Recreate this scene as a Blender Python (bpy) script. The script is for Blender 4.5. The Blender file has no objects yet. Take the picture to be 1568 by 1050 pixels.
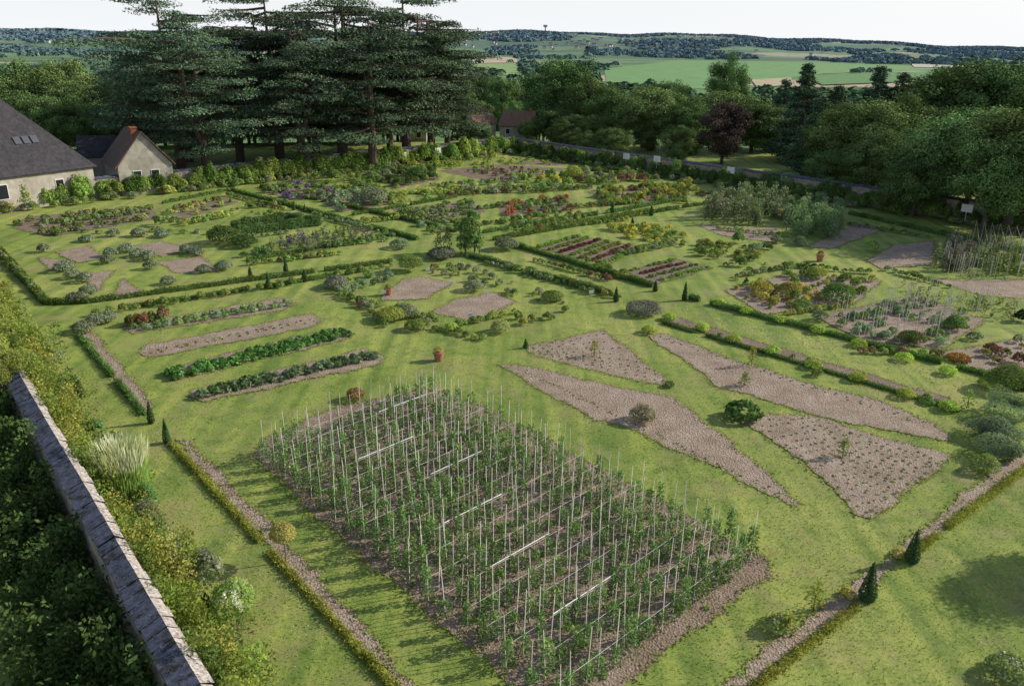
import bpy, math, numpy as np
from mathutils import Matrix, Vector
rng = np.random.default_rng(7)
scene = bpy.context.scene
scene.view_settings.view_transform='Standard'; scene.view_settings.look='None'
scene.view_settings.exposure=0

# ------------------------------------------------------------------ camera (tower of the chateau, 17 m above the garden)
EYE=np.array([0,0,17.0]); F=1196.0
R = Matrix.Rotation(math.radians(90-20.9),3,'X') @ Matrix.Rotation(math.radians(0.8),3,'Z')
RN=np.array(R)
cam=bpy.data.cameras.new("camera"); co=bpy.data.objects.new("camera",cam); scene.collection.objects.link(co)
co.matrix_world=Matrix.Translation(Vector(EYE)) @ R.to_4x4()
cam.lens=36*F/1568; cam.sensor_width=36; cam.clip_end=20000; cam.clip_start=0.1
scene.camera=co

# placement helpers: image pixel coordinates back-projected through the camera -> metric site positions
def ray(u,v): return RN@np.array([u-784.0,525.0-v,-F])
def site(u,v,z=0.0):
    r=ray(u,v); return (EYE+r*((z-EYE[2])/r[2]))
def at(u,v,d):
    r=ray(u,v); return EYE+r*(d/math.hypot(r[0],r[1]))
def sites(pts,z=0.0): return np.array([site(u,v,z) for u,v in pts])

# ------------------------------------------------------------------ materials
def mat(name): 
    m=bpy.data.materials.new(name); m.use_nodes=True; nt=m.node_tree
    b=nt.nodes["Principled BSDF"]; b.inputs["Roughness"].default_value=0.85
    b.inputs["Specular IOR Level"].default_value=0.2
    return m,nt,b
def N(nt,t): return nt.nodes.new(t)
def noise(nt,scale,detail=4,rough=.6,coord=None):
    n=N(nt,"ShaderNodeTexNoise"); n.inputs["Scale"].default_value=scale; n.inputs["Detail"].default_value=detail; n.inputs["Roughness"].default_value=rough
    if coord is not None: nt.links.new(coord,n.inputs["Vector"])
    return n
def ramp(nt,src,stops):
    r=N(nt,"ShaderNodeValToRGB"); e=r.color_ramp.elements
    while len(e)<len(stops): e.new(0.5)
    for i,(p,c) in enumerate(stops):
        e[i].position=p; e[i].color=(*c,1) if len(c)==3 else c
    nt.links.new(src,r.inputs[0]); return r
def mix(nt,fac,a,b,mode='MIX'):
    m=N(nt,"ShaderNodeMix"); m.data_type='RGBA'; m.blend_type=mode
    if isinstance(fac,(int,float)): m.inputs[0].default_value=fac
    else: nt.links.new(fac,m.inputs[0])
    for s,i in ((a,6),(b,7)):
        if isinstance(s,tuple): m.inputs[i].default_value=(*s,1)
        else: nt.links.new(s,m.inputs[i])
    return m.outputs[2]
def bump(nt,b,h,strength,dist):
    n=N(nt,"ShaderNodeBump"); n.inputs["Strength"].default_value=strength; n.inputs["Distance"].default_value=dist
    nt.links.new(h,n.inputs["Height"]); nt.links.new(n.outputs[0],b.inputs["Normal"])
def gpos(nt): return N(nt,"ShaderNodeNewGeometry").outputs["Position"]

def foliage_mat(name,trans=0.3):
    m=bpy.data.materials.new(name); m.use_nodes=True; nt=m.node_tree; nt.nodes.remove(nt.nodes["Principled BSDF"])
    b=N(nt,"ShaderNodeBsdfDiffuse")
    at_=N(nt,"ShaderNodeAttribute"); at_.attribute_name="Col"
    oi=N(nt,"ShaderNodeObjectInfo")
    hsv=N(nt,"ShaderNodeHueSaturation")
    mr=N(nt,"ShaderNodeMapRange"); mr.inputs[3].default_value=.48; mr.inputs[4].default_value=.515
    nt.links.new(oi.outputs["Random"],mr.inputs[0]); nt.links.new(mr.outputs[0],hsv.inputs["Hue"])
    mv=N(nt,"ShaderNodeMapRange"); mv.inputs[3].default_value=.8; mv.inputs[4].default_value=1.15
    nt.links.new(oi.outputs["Random"],mv.inputs[0]); nt.links.new(mv.outputs[0],hsv.inputs["Value"])
    nt.links.new(at_.outputs["Color"],hsv.inputs["Color"])
    nt.links.new(hsv.outputs[0],b.inputs["Color"])
    o=nt.nodes["Material Output"].inputs[0]
    if trans>0:
        tr=N(nt,"ShaderNodeBsdfTranslucent"); t2=mix(nt,1.0,hsv.outputs[0],(1.3,1.35,.7),'MULTIPLY'); nt.links.new(t2,tr.inputs[0])
        ms=N(nt,"ShaderNodeMixShader"); ms.inputs[0].default_value=trans
        nt.links.new(b.outputs[0],ms.inputs[1]); nt.links.new(tr.outputs[0],ms.inputs[2])
        nt.links.new(ms.outputs[0],o)
    else: nt.links.new(b.outputs[0],o)
    return m
M_NEAR=foliage_mat("translucent_leaf_material",.35)
M_LEAF=foliage_mat("leaf_material",0.25)
M_TREE=foliage_mat("tree_leaf_material",0)
def attr_matte():
    m,nt,b=mat("bark_and_wood_material")
    a=N(nt,"ShaderNodeAttribute"); a.attribute_name="Col"
    n=noise(nt,6,4,.7,gpos(nt)); r=ramp(nt,n.outputs[0],[(.3,(.7,.7,.7)),(.7,(1.25,1.25,1.25))])
    nt.links.new(mix(nt,1.0,a.outputs["Color"],r.outputs[0],'MULTIPLY'),b.inputs["Base Color"]); return m
M_MATTE=attr_matte()

def lawn():
    m,nt,b=mat("lawn_material"); p=gpos(nt)
    mp=N(nt,"ShaderNodeMapping"); mp.inputs["Rotation"].default_value=(0,0,math.radians(-49)); mp.inputs["Scale"].default_value=(1.1,.05,1); nt.links.new(p,mp.inputs[0])
    streak=noise(nt,1.0,2,.5,mp.outputs[0])
    big=noise(nt,.12,3,.5,p); mid=noise(nt,.9,6,.75,p); fine=noise(nt,9,5,.85,p); 
    c=ramp(nt,big.outputs[0],[(.3,(.185,.255,.055)),(.5,(.24,.31,.07)),(.7,(.30,.34,.095))]).outputs[0]
    s=ramp(nt,streak.outputs[0],[(.35,(.72,.80,.75)),(.65,(1.25,1.16,1.14))]).outputs[0]
    c2=ramp(nt,mid.outputs[0],[(.30,(.50,.62,.54)),(.5,(1,1,1)),(.66,(1.22,1.1,1.15)),(.8,(1.5,1.2,1.35))]).outputs[0]
    c3=ramp(nt,fine.outputs[0],[(.3,(.58,.62,.53)),(.5,(1,1,1)),(.72,(1.4,1.36,1.4))]).outputs[0]
    c=mix(nt,1.0,c,c2,'MULTIPLY'); c=mix(nt,1.0,c,c3,'MULTIPLY'); c=mix(nt,1.0,c,s,'MULTIPLY')
    dry=ramp(nt,noise(nt,.33,6,.75,p).outputs[0],[(.49,(0,0,0)),(.68,(.75,.75,.75))]).outputs[0]
    c=mix(nt,dry,c,(.33,.285,.13))
    nt.links.new(c,b.inputs["Base Color"])
    bump(nt,b,fine.outputs[0],.6,.06); return m
M_LAWN=lawn()
def soil(name,c0,c1,c2,sc=1.0):
    m,nt,b=mat(name); p=gpos(nt)
    n1=noise(nt,.8*sc,5,.65,p); n2=noise(nt,9*sc,5,.75,p); v=N(nt,"ShaderNodeTexVoronoi"); v.inputs["Scale"].default_value=13*sc; nt.links.new(p,v.inputs["Vector"])
    c=ramp(nt,n1.outputs[0],[(.3,c0),(.5,c1),(.7,c2)]).outputs[0]
    d=ramp(nt,n2.outputs[0],[(.3,(.45,.43,.41)),(.52,(1,1,1)),(.75,(1.4,1.38,1.35))]).outputs[0]
    c=mix(nt,1.0,c,d,'MULTIPLY')
    w=ramp(nt,noise(nt,2.6,6,.8,p).outputs[0],[(.57,(0,0,0)),(.66,(.85,.85,.85))]).outputs[0]
    c=mix(nt,w,c,(.20,.24,.085))
    nt.links.new(c,b.inputs["Base Color"]); 
    a=N(nt,"ShaderNodeMath"); a.operation='ADD'; nt.links.new(n2.outputs[0],a.inputs[0]); nt.links.new(v.outputs[0],a.inputs[1])
    bump(nt,b,a.outputs[0],.7,.065); return m
M_SOIL=soil("soil_material",(.27,.20,.15),(.35,.27,.21),(.43,.345,.28))
M_SOILT=soil("tilled_soil_material",(.21,.15,.11),(.28,.21,.16),(.36,.285,.23))
M_SOILD=soil("dark_soil_material",(.18,.13,.10),(.24,.18,.14),(.30,.24,.19))
def stone(name,base,dark,sc=2.5,lich=False):
    m,nt,b=mat(name); p=gpos(nt)
    v=N(nt,"ShaderNodeTexVoronoi"); v.inputs["Scale"].default_value=sc; nt.links.new(p,v.inputs["Vector"])
    n=noise(nt,sc*1.5,6,.7,p)
    c=ramp(nt,n.outputs[0],[(.3,dark),(.55,base),(.8,tuple(min(1,x*1.3) for x in base))]).outputs[0]
    s=ramp(nt,v.outputs["Color"],[(0,(.75,.75,.75)),(1,(1.15,1.15,1.15))]).outputs[0]
    c=mix(nt,1.0,c,s,'MULTIPLY')
    if lich:
        l=ramp(nt,noise(nt,7,6,.85,p).outputs[0],[(.60,(0,0,0)),(.64,(1,1,1))]).outputs[0]; c=mix(nt,l,c,(.30,.30,.30))
        l=ramp(nt,noise(nt,3.2,6,.85,p).outputs[0],[(.50,(0,0,0)),(.58,(1,1,1))]).outputs[0]; c=mix(nt,l,c,(.035,.035,.025))
    nt.links.new(c,b.inputs["Base Color"]); bump(nt,b,n.outputs[0],.6,.05); return m
M_STONE=stone("stone_wall_material",(.36,.32,.25),(.2,.17,.13))
M_COPE=stone("coping_material",(.11,.12,.17),(.055,.06,.085),2.5,True)
M_COPL=stone("coping_lichen_material",(.52,.47,.43),(.06,.035,.028),7)
M_PLAST=stone("plaster_material",(.42,.385,.33),(.3,.27,.23),.8)
M_SLATE=stone("slate_roof_material",(.060,.056,.064),(.032,.031,.038),2)
M_TILE=stone("tile_roof_material",(.17,.11,.09),(.10,.065,.055),3)
M_TILER=stone("red_tile_roof_material",(.25,.145,.10),(.15,.09,.065),3)
M_BRICK=stone("brick_material",(.36,.13,.07),(.22,.08,.05),4)
M_DARK=mat("dark_glass_material")[0]; M_DARK.node_tree.nodes["Principled BSDF"].inputs["Base Color"].default_value=(.02,.025,.03,1); M_DARK.node_tree.nodes["Principled BSDF"].inputs["Roughness"].default_value=.2
M_WHITE=mat("white_paint_material")[0]; M_WHITE.node_tree.nodes["Principled BSDF"].inputs["Base Color"].default_value=(.7,.7,.68,1)
M_GLASS=mat("skylight_glass_material")[0]; M_GLASS.node_tree.nodes["Principled BSDF"].inputs["Base Color"].default_value=(.09,.10,.12,1)
M_TERRA=stone("terracotta_material",(.42,.2,.12),(.3,.13,.08),6)

def country():
    m,nt,b=mat("countryside_material"); p=gpos(nt)
    mp=N(nt,"ShaderNodeMapping"); mp.inputs["Scale"].default_value=(.6,1.3,1); nt.links.new(p,mp.inputs[0])
    v=N(nt,"ShaderNodeTexVoronoi"); v.inputs["Scale"].default_value=.0036; nt.links.new(mp.outputs[0],v.inputs["Vector"])
    sep=N(nt,"ShaderNodeSeparateColor"); nt.links.new(v.outputs["Color"],sep.inputs[0])
    c=ramp(nt,sep.outputs[0],[(.0,(.08,.14,.05)),(.25,(.13,.24,.08)),(.5,(.18,.25,.09)),(.72,(.43,.35,.23)),(.84,(.09,.16,.055))]); c.color_ramp.interpolation='CONSTANT'
    n=noise(nt,.05,5,.7,p); d=ramp(nt,n.outputs[0],[(.3,(.7,.7,.7)),(.7,(1.2,1.2,1.2))]).outputs[0]
    c=mix(nt,1.0,c.outputs[0],d,'MULTIPLY')
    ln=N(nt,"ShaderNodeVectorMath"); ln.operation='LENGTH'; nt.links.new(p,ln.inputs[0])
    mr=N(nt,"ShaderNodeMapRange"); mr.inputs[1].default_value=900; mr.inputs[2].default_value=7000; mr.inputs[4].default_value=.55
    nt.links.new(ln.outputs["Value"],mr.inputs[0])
    nt.links.new(mix(nt,mr.outputs[0],c,(.17,.25,.29)),b.inputs["Base Color"]); return m  # aerial haze painted into the base colour, bluer with distance from the origin
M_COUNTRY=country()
def flat(name,c,sc=.03):
    m,nt,b=mat(name); n=noise(nt,sc,5,.7,gpos(nt)); d=ramp(nt,n.outputs[0],[(.3,tuple(x*.8 for x in c)),(.7,tuple(x*1.2 for x in c))]).outputs[0]
    nt.links.new(d,b.inputs["Base Color"]); return m

# ------------------------------------------------------------------ mesh accumulator (all quads)
class Acc:
    def __init__(s): s.q=[];s.c=[];s.m=[]
    def add(s,q,c,m=0):
        q=np.asarray(q,float).reshape(-1,4,3); n=len(q)
        if n==0: return
        s.q.append(q); s.c.append(np.broadcast_to(np.asarray(c,float),(n,3))); s.m.append(np.full(n,m))
    def mesh(s,name,mats=None):
        q=np.concatenate(s.q); c=np.concatenate(s.c); mi=np.concatenate(s.m); n=len(q)
        me=bpy.data.meshes.new(name)
        me.vertices.add(4*n); me.vertices.foreach_set("co",q.reshape(-1))
        me.loops.add(4*n); me.loops.foreach_set("vertex_index",np.arange(4*n,dtype=np.int32))
        me.polygons.add(n); me.polygons.foreach_set("loop_start",np.arange(0,4*n,4,dtype=np.int32))
        me.polygons.foreach_set("material_index",mi.astype(np.int32))
        me.update(calc_edges=True)
        a=me.attributes.new("Col",'FLOAT_COLOR','FACE'); a.data.foreach_set("color",np.concatenate([np.clip(c,0,1),np.ones((n,1))],1).reshape(-1))
        for x in (mats or [M_LEAF,M_MATTE]): me.materials.append(x)
        return me
    def obj(s,name,mats=None,loc=None):
        if not s.q: return None
        o=bpy.data.objects.new(name,s.mesh(name,mats)); scene.collection.objects.link(o)
        if loc is not None: o.location=loc
        return o
def nrm(a): return a/np.maximum(np.linalg.norm(a,axis=-1,keepdims=True),1e-9)
def leaves(acc,P,Nn,s,col,asp=.55,jit=.25,m=0):
    n=len(P)
    if n==0: return
    s=np.broadcast_to(s,(n,))[:,None]*rng.uniform(.7,1.3,(n,1))
    t=nrm(np.cross(rng.normal(size=(n,3)),Nn)); b=nrm(np.cross(Nn,t))
    q=np.stack([P+t*s,P+b*s*asp,P-t*s,P-b*s*asp],1)
    c=np.broadcast_to(np.asarray(col,float),(n,3))*rng.uniform(1-jit,1+jit,(n,1))
    acc.add(q,c,m)
def tube(acc,pts,rad,sides=6,col=(.1,.07,.05),m=1):
    pts=np.array(pts,float); k=len(pts); rings=[]
    for i in range(k):
        d=pts[min(i+1,k-1)]-pts[max(i-1,0)]; d=d/np.linalg.norm(d)
        a=np.cross(d,[0,0,1.]) if abs(d[2])<.9 else np.cross(d,[1.,0,0]); a/=np.linalg.norm(a); b=np.cross(d,a)
        th=np.arange(sides)*2*math.pi/sides
        rings.append(pts[i]+rad[i]*(np.cos(th)[:,None]*a+np.sin(th)[:,None]*b))
    for i in range(k-1):
        A,B=rings[i],rings[i+1]
        acc.add(np.stack([A,np.roll(A,-1,0),np.roll(B,-1,0),B],1),col,m)
def box(acc,c,sx,sy,sz,ang=0,col=(.3,.3,.3),m=1):
    v=np.array([[x,y,z] for z in(0,1) for y in(-.5,.5) for x in(-.5,.5)],float)*[sx,sy,sz]
    ca,sa=math.cos(ang),math.sin(ang); v=np.stack([v[:,0]*ca-v[:,1]*sa,v[:,0]*sa+v[:,1]*ca,v[:,2]],1)+c
    f=[[0,2,3,1],[4,5,7,6],[0,1,5,4],[1,3,7,5],[3,2,6,7],[2,0,4,6]]
    acc.add(v[np.array(f)],col,m)
def lsize(p): return max(.045,.0012*math.hypot(p[0],p[1]))

def bush(acc,p,r,h,col,dens=1.3,leaf=None,z0=0,up=.35,rough=.25,flower=None,ff=.12,asp=.55):
    s=leaf or lsize(p); area=2*math.pi*r*max(r,h*.8)
    n=int(max(10,dens*area/(1.1*s*s)))
    d=nrm(rng.normal(size=(n,3))); d[:,2]=np.abs(d[:,2])*1.0-.12
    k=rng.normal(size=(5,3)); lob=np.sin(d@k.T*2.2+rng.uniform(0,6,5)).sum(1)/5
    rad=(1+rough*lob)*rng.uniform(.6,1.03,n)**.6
    P=d*rad[:,None]*[r,r,h*.62]+[p[0],p[1],z0+h*.36]
    P[:,2]=np.maximum(P[:,2],z0+.02)
    nn=nrm(nrm(d*[1,1,1])+rng.normal(size=(n,3))*.55+[0,0,up])
    c=np.array(col)*(0.8+.45*np.clip(.5+lob*.8,0,1))[:,None]*(.65+.42*np.clip(rad,0,1))[:,None]  # self-shadow painted into leaf colour: darker in hollows and towards the core
    if flower is not None:
        m=(rng.random(n)<ff)&(d[:,2]>-.05); c[m]=flower
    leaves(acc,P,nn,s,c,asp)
def tall(acc,p,r,h,col,n,leaf=None,flower=None,ff=.1,taper=.7):
    s=leaf or lsize(p); z=rng.random(n)**.8; a=rng.uniform(0,6.28,n); rr=r*np.sqrt(rng.random(n))*(1.05-taper*z)
    P=np.stack([p[0]+rr*np.cos(a),p[1]+rr*np.sin(a),z*h+.02],1)
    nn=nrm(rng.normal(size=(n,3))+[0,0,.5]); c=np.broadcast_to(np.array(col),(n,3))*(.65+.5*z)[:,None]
    if flower is not None: c=c.copy(); c[(rng.random(n)<ff)&(z>.4)]=flower
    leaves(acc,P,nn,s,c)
def topiary(acc,p,r,h,col=(.065,.12,.045)):
    s=lsize(p)*.8; n=int(1.9*math.pi*r*h/(1.1*s*s)); z=1-np.sqrt(rng.random(n)); a=rng.uniform(0,6.28,n)
    prof=np.sin(np.clip((z+.12)/.32,0,1)*math.pi/2)*(1-z)**.85; rr=r*1.15*prof*rng.uniform(.85,1.1,n)
    P=np.stack([p[0]+rr*np.cos(a),p[1]+rr*np.sin(a),z*h+.03],1)
    nn=nrm(np.stack([np.cos(a),np.sin(a),np.full(n,.4)],1)+rng.normal(size=(n,3))*.4)
    leaves(acc,P,nn,s,col); tube(acc,[[p[0],p[1],0],[p[0],p[1],h*.9]],[r*.5,.02],6,(.02,.035,.015))
def hedge(acc,pts,w,h,col,gap=0.0):
    pts=np.asarray(pts)
    for a,b in zip(pts[:-1],pts[1:]):
        L=np.linalg.norm((b-a)[:2]); d=(b-a)/L; nx=np.array([-d[1],d[0],0])
        k=max(1,int(L/.8)); tt=np.linspace(0,1,k+1)
        for i in range(k):
            p0=a+(b-a)*tt[i]; p1=a+(b-a)*tt[i+1]; mid=(p0+p1)/2
            if rng.random()<gap: continue
            hh=h*rng.uniform(.7,1.15); cc=np.array(col)*rng.uniform(.8,1.2); mid=mid+nx*rng.normal(0,.03)
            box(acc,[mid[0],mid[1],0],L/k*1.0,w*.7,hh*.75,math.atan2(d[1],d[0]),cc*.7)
            s=lsize(mid)*.8; area=(L/k)*(w+2*h); n=int(1.6*area/(1.1*s*s))
            u=rng.uniform(-w/2-h,w/2+h,n); t=rng.random(n)
            off=np.clip(u,-w/2,w/2); z=np.where(np.abs(u)>w/2,hh-(np.abs(u)-w/2)*hh/h,hh)+rng.normal(0,.045,n)
            P=p0+(p1-p0)*t[:,None]+nx*(off+rng.normal(0,.06,n))[:,None]; P[:,2]=np.maximum(z,.01)
            nn=nrm(nx*(np.sign(u)*(np.abs(u)>w/2))[:,None]+[0,0,.6]+rng.normal(size=(n,3))*.5)
            leaves(acc,P,nn,s,cc)
def inpoly(P,poly):
    x,y=P[:,0],P[:,1]; r=np.zeros(len(P),bool); n=len(poly); j=n-1
    for i in range(n):
        xi,yi,xj,yj=poly[i][0],poly[i][1],poly[j][0],poly[j][1]
        c=((yi>y)!=(yj>y))&(x<(xj-xi)*(y-yi)/((yj-yi) or 1e-9)+xi); r^=c; j=i
    return r
def rand_in(poly,n):
    poly=np.asarray(poly); lo=poly[:,:2].min(0); hi=poly[:,:2].max(0); P=rng.uniform(lo,hi,(n,2)); P=P[inpoly(P,poly)]
    return np.concatenate([P,np.zeros((len(P),1))],1)

SOILS=[]; EDGE=Acc()
def soil_patch(name,pts,m=None):
    w=sites(pts) ; out=[]; z=.012+.006*(len(SOILS)%5)
    n=len(w)
    for i in range(n):
        a,b=w[i],w[(i+1)%n]; k=max(1,int(np.linalg.norm(b-a)/.25)); nx=np.array([-(b-a)[1],(b-a)[0]])/np.linalg.norm(b-a); ph=rng.uniform(0,6)
        for t in np.linspace(0,1,k,endpoint=False):
            p=a+(b-a)*t; wv=.08*math.sin(t*k*.35+ph)+rng.normal(0,.05); out.append((p[0]+nx[0]*wv,p[1]+nx[1]*wv,z))
            if p[1]>0 and p[1]<75:
                m_=8; Q=np.stack([p[0]+nx[0]*wv+rng.normal(0,.1,m_),p[1]+nx[1]*wv+rng.normal(0,.1,m_),rng.uniform(.035,.06,m_)],1)
                leaves(EDGE,Q,nrm(rng.normal(size=(m_,3))*.35+[0,0,1]),.05,np.array((.25,.32,.075)),.6)
    me=bpy.data.meshes.new(name); me.from_pydata(out,[],[list(range(len(out)))]); me.materials.append(m or M_SOIL)
    if me.polygons[0].normal.z<0: me.flip_normals()
    o=bpy.data.objects.new(name,me); scene.collection.objects.link(o); SOILS.append(w); return w

# ------------------------------------------------------------------ terrain
def sm(a,b,x): t=np.clip((x-a)/(b-a),0,1); return t*t*(3-2*t)
def T(x,y):
    r=np.hypot(x,y); az=np.degrees(np.arctan2(x,y))
    ridge=np.interp(az,[-40,-31,-20,-8,-1.5,8,14,22,31,40],[8,8,10,13,18,16,16,9,2,1])
    top=17+5600*ridge/1370
    z=-4*sm(150,176,r)-26*sm(170,480,r)+(top+30)*sm(3100,5600,r)
    z+=sm(3100,4200,r)*(5*np.sin(az*.6+r*.0013)+3*np.sin(az*1.3+1)) 
    return z
rr=np.concatenate([np.linspace(0,170,18),np.linspace(180,500,20),np.linspace(560,3000,22),np.linspace(3100,6000,34),[7000,9000,12000]])
na=240; ang=np.linspace(0,2*math.pi,na,endpoint=False)
V=[];Fc=[];mi=[]
for r in rr:
    x=r*np.sin(ang); y=r*np.cos(ang); 
    if r==0: x=.01*np.sin(ang); y=.01*np.cos(ang)
    V+=list(zip(x,y,T(x,y)))
for i in range(len(rr)-1):
    for j in range(na):
        k=(j+1)%na; Fc.append((i*na+j,(i+1)*na+j,(i+1)*na+k,i*na+k)); mi.append(0 if rr[i]<175 else 1)
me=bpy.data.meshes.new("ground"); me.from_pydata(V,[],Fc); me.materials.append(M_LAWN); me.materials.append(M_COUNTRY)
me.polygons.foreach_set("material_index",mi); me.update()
if me.polygons[500].normal.z<0: me.flip_normals()
scene.collection.objects.link(bpy.data.objects.new("ground",me))

# ------------------------------------------------------------------ palette
DK=(.10,.165,.055); MD=(.155,.235,.07); LT=(.22,.31,.09); YG=(.33,.365,.09); GR=(.23,.265,.17); BG=(.20,.27,.155)
PU=(.22,.18,.27); RD=(.42,.04,.035); OR=(.38,.15,.07); PK=(.47,.25,.28); WH=(.6,.6,.55); YE=(.42,.37,.09); BZ=(.20,.13,.08)

for nm,p,m in [
 ("tomato_bed_soil",[(385,695),(400,672),(520,622),(655,594),(735,620),(955,735),(1075,800),(1180,858),(1182,882),(1105,935),(960,1045),(900,1110),(830,1105),(740,1010),(560,860)],M_SOILT),
 ("vegetable_bed_soil",[(200,512),(190,500),(430,455),(455,466),(440,474)],None),
 ("vegetable_bed_soil",[(213,541),(225,529),(475,481),(494,490),(480,501),(225,549)],None),
 ("vegetable_bed_soil",[(252,575),(270,560),(510,503),(545,512),(520,523),(270,582)],None),
 ("vegetable_bed_soil",[(283,606),(300,597),(560,535),(592,546),(584,558),(310,616)],None),
 ("triangular_bed_soil",[(804,531),(925,505),(1022,582),(1018,592),(905,566),(818,545)],None),
 ("curved_bed_soil",[(760,557),(800,560),(905,583),(1035,610),(1060,630),(1130,685),(1228,773),(1215,776),(1100,718),(960,655),(905,640),(830,598)],None),
 ("curved_bed_soil",[(988,513),(1022,512),(1140,557),(1250,590),(1360,618),(1435,650),(1458,675),(1300,650),(1190,618),(1100,592),(1066,565)],None),
 ("kite_bed_soil",[(1128,641),(1170,634),(1245,638),(1455,698),(1440,715),(1333,795),(1315,790),(1230,705)],None),
 ("central_bed_soil",[(578,461),(618,427),(645,424),(693,434),(655,458)],None),
 ("central_bed_soil",[(662,478),(697,458),(755,448),(790,462),(728,494)],None),
 ("left_path_soil",[(268,672),(292,675),(492,885),(645,1060),(618,1060),(480,915)],None),
 ("left_path_soil",[(126,510),(143,508),(230,614),(232,638),(218,636)],None),
 ("right_path_soil",[(1090,1060),(1200,970),(1300,902),(1390,828),(1520,722),(1600,662),(1620,678),(1500,765),(1392,845),(1318,920),(1160,1045),(1150,1060)],None),
 ("lavender_bed_soil",[(82,386),(140,377),(158,396),(118,403)],None),
 ("lavender_bed_soil",[(238,402),(310,392),(338,418),(272,418)],None),
 ("lavender_bed_soil",[(168,458),(190,426),(218,447)],None),
 ("lavender_bed_soil",[(118,420),(176,414),(150,446)],None),
 ("lavender_bed_soil",[(60,394),(95,398),(112,410),(75,415)],None),
 ("lavender_bed_soil",[(205,378),(245,370),(290,380),(250,394)],None),
 ("far_bed_soil",[(668,262),(760,252),(872,258),(775,282)],M_SOILD),
 ("far_bed_soil",[(770,250),(860,244),(900,249),(850,254)],M_SOILD),
 ("far_bed_soil",[(1065,345),(1190,350),(1188,372),(1110,362)],None),
 ("far_bed_soil",[(1235,378),(1310,343),(1355,351),(1275,381)],None),
 ("far_bed_soil",[(1325,400),(1370,375),(1432,369),(1428,405),(1350,412)],None),
 ("far_bed_soil",[(1400,422),(1470,430),(1568,427),(1600,460),(1500,452)],None),
 ("lettuce_bed_soil",[(820,380),(878,360),(985,378),(930,406)],M_SOILD),
 ("lettuce_bed_soil",[(955,417),(1030,396),(1092,410),(1008,435)],M_SOILD),
 ("flower_bed_soil",[(1110,445),(1210,418),(1350,430),(1310,465),(1170,483)],None),
 ("cabbage_bed_soil",[(1250,485),(1400,452),(1510,492),(1440,535),(1320,522)],None),
 ("flower_bed_soil",[(1435,540),(1590,515),(1610,585),(1480,566)],None),
 ("far_bed_soil",[(20,350),(40,332),(230,316),(245,335),(80,362)],M_SOILD),
 ("far_bed_soil",[(245,325),(340,300),(365,310),(262,342)],M_SOILD),
 ("far_bed_soil",[(395,292),(470,281),(530,300),(450,307)],M_SOILD),
 ("far_bed_soil",[(480,302),(580,290),(600,312),(520,325)],M_SOILD),
 ("far_bed_soil",[(600,320),(720,308),(745,325),(640,342)],M_SOILD),
 ("far_bed_soil",[(760,310),(870,303),(880,322),(770,332)],M_SOILD),
 ("far_bed_soil",[(590,268),(655,258),(672,275),(600,290)],M_SOILD),
 ("far_bed_soil",[(900,293),(1060,280),(1050,305),(930,316)],M_SOILD),
 ("border_soil",[(1010,490),(1040,487),(1460,612),(1450,626)],M_SOILD),
 ]: soil_patch(nm,p,m)
EDGE.obj("grass_edging")

# ------------------------------------------------------------------ tomato bed
L0,T0,R0,B0=[site(*p) for p in [(398,700),(655,602),(1170,868),(872,1100)]]
def bil(s,t): return (L0*(1-s)+B0*s)*(1-t)+(T0*(1-s)+R0*s)*t
rows=int(np.linalg.norm(B0-L0)/1.0)+1
tom=Acc(); stk=Acc(); stg=Acc()
for i in range(rows):
    s=(i+.5)/rows; a,b=bil(s,.0),bil(s,1.0); L=np.linalg.norm(b-a); k=int(L/.56)
    for j in range(k+1):
        p=a+(b-a)*(j/k)+rng.normal(0,.05,3)*[1,1,0]
        vig=.9+.25*math.sin(p[0]*.5+1)*math.cos(p[1]*.4)
        if rng.random()<.95:
            h=rng.uniform(1.65,2.3); ln=rng.normal(0,.06,2)
            tube(stk,[p,[p[0]+ln[0],p[1]+ln[1],h]],[.016,.013],4,np.array((.72,.69,.60))*rng.uniform(.65,1.15))
        if rng.random()<.96:
            hh=rng.uniform(.65,1.4)*vig
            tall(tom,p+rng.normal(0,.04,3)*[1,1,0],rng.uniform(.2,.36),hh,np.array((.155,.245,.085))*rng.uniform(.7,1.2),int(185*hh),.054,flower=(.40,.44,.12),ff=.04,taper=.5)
        if rng.random()<.6: bush(tom,p+rng.normal(0,.25,3)*[1,1,0],.13,.1,LT,.8,.04)
    tube(stg,[a+[0,0,.85],(a+b)/2+[0,0,.8],b+[0,0,.85]],[.007]*3,4,(.6,.58,.54))
    if i%3==1:
        t0=rng.uniform(.15,.6); tube(stg,[a+(b-a)*t0+[0,0,.9],a+(b-a)*(t0+.3)+[0,0,.9]],[.02]*2,4,(.7,.7,.7))
tom.obj("tomato_plants",[M_NEAR,M_MATTE]); stk.obj("tomato_stakes"); stg.obj("irrigation_hoses")

# ------------------------------------------------------------------ vegetable rows
def row(name,u1,v1,u2,v2,sp,r,h,cols,lines=1,wd=.5,dens=1.2,leaf=None,flower=None,ff=.1,asp=.6):
    A=Acc(); a,b=site(u1,v1),site(u2,v2); d=(b-a); L=np.linalg.norm(d); d/=L; nx=np.array([-d[1],d[0],0])
    for l in range(lines):
        o=(l-(lines-1)/2)*wd; k=max(1,int(L/sp))
        for i in range(k+1):
            if rng.random()<.07: continue
            p=a+d*(i*L/k)+nx*o+rng.normal(0,.07,3)*[1,1,0]; c=np.array(cols[rng.integers(len(cols))])*rng.uniform(.8,1.2); f=rng.uniform(.7,1.2)
            bush(A,p,r*f,h*f,c,dens,leaf,flower=flower,ff=ff,asp=asp)
    A.obj(name)
row("chard_row",262,577,528,512,.38,.27,.42,[(.10,.20,.055),(.125,.24,.065)],3,.45,1.2,.1)
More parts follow.
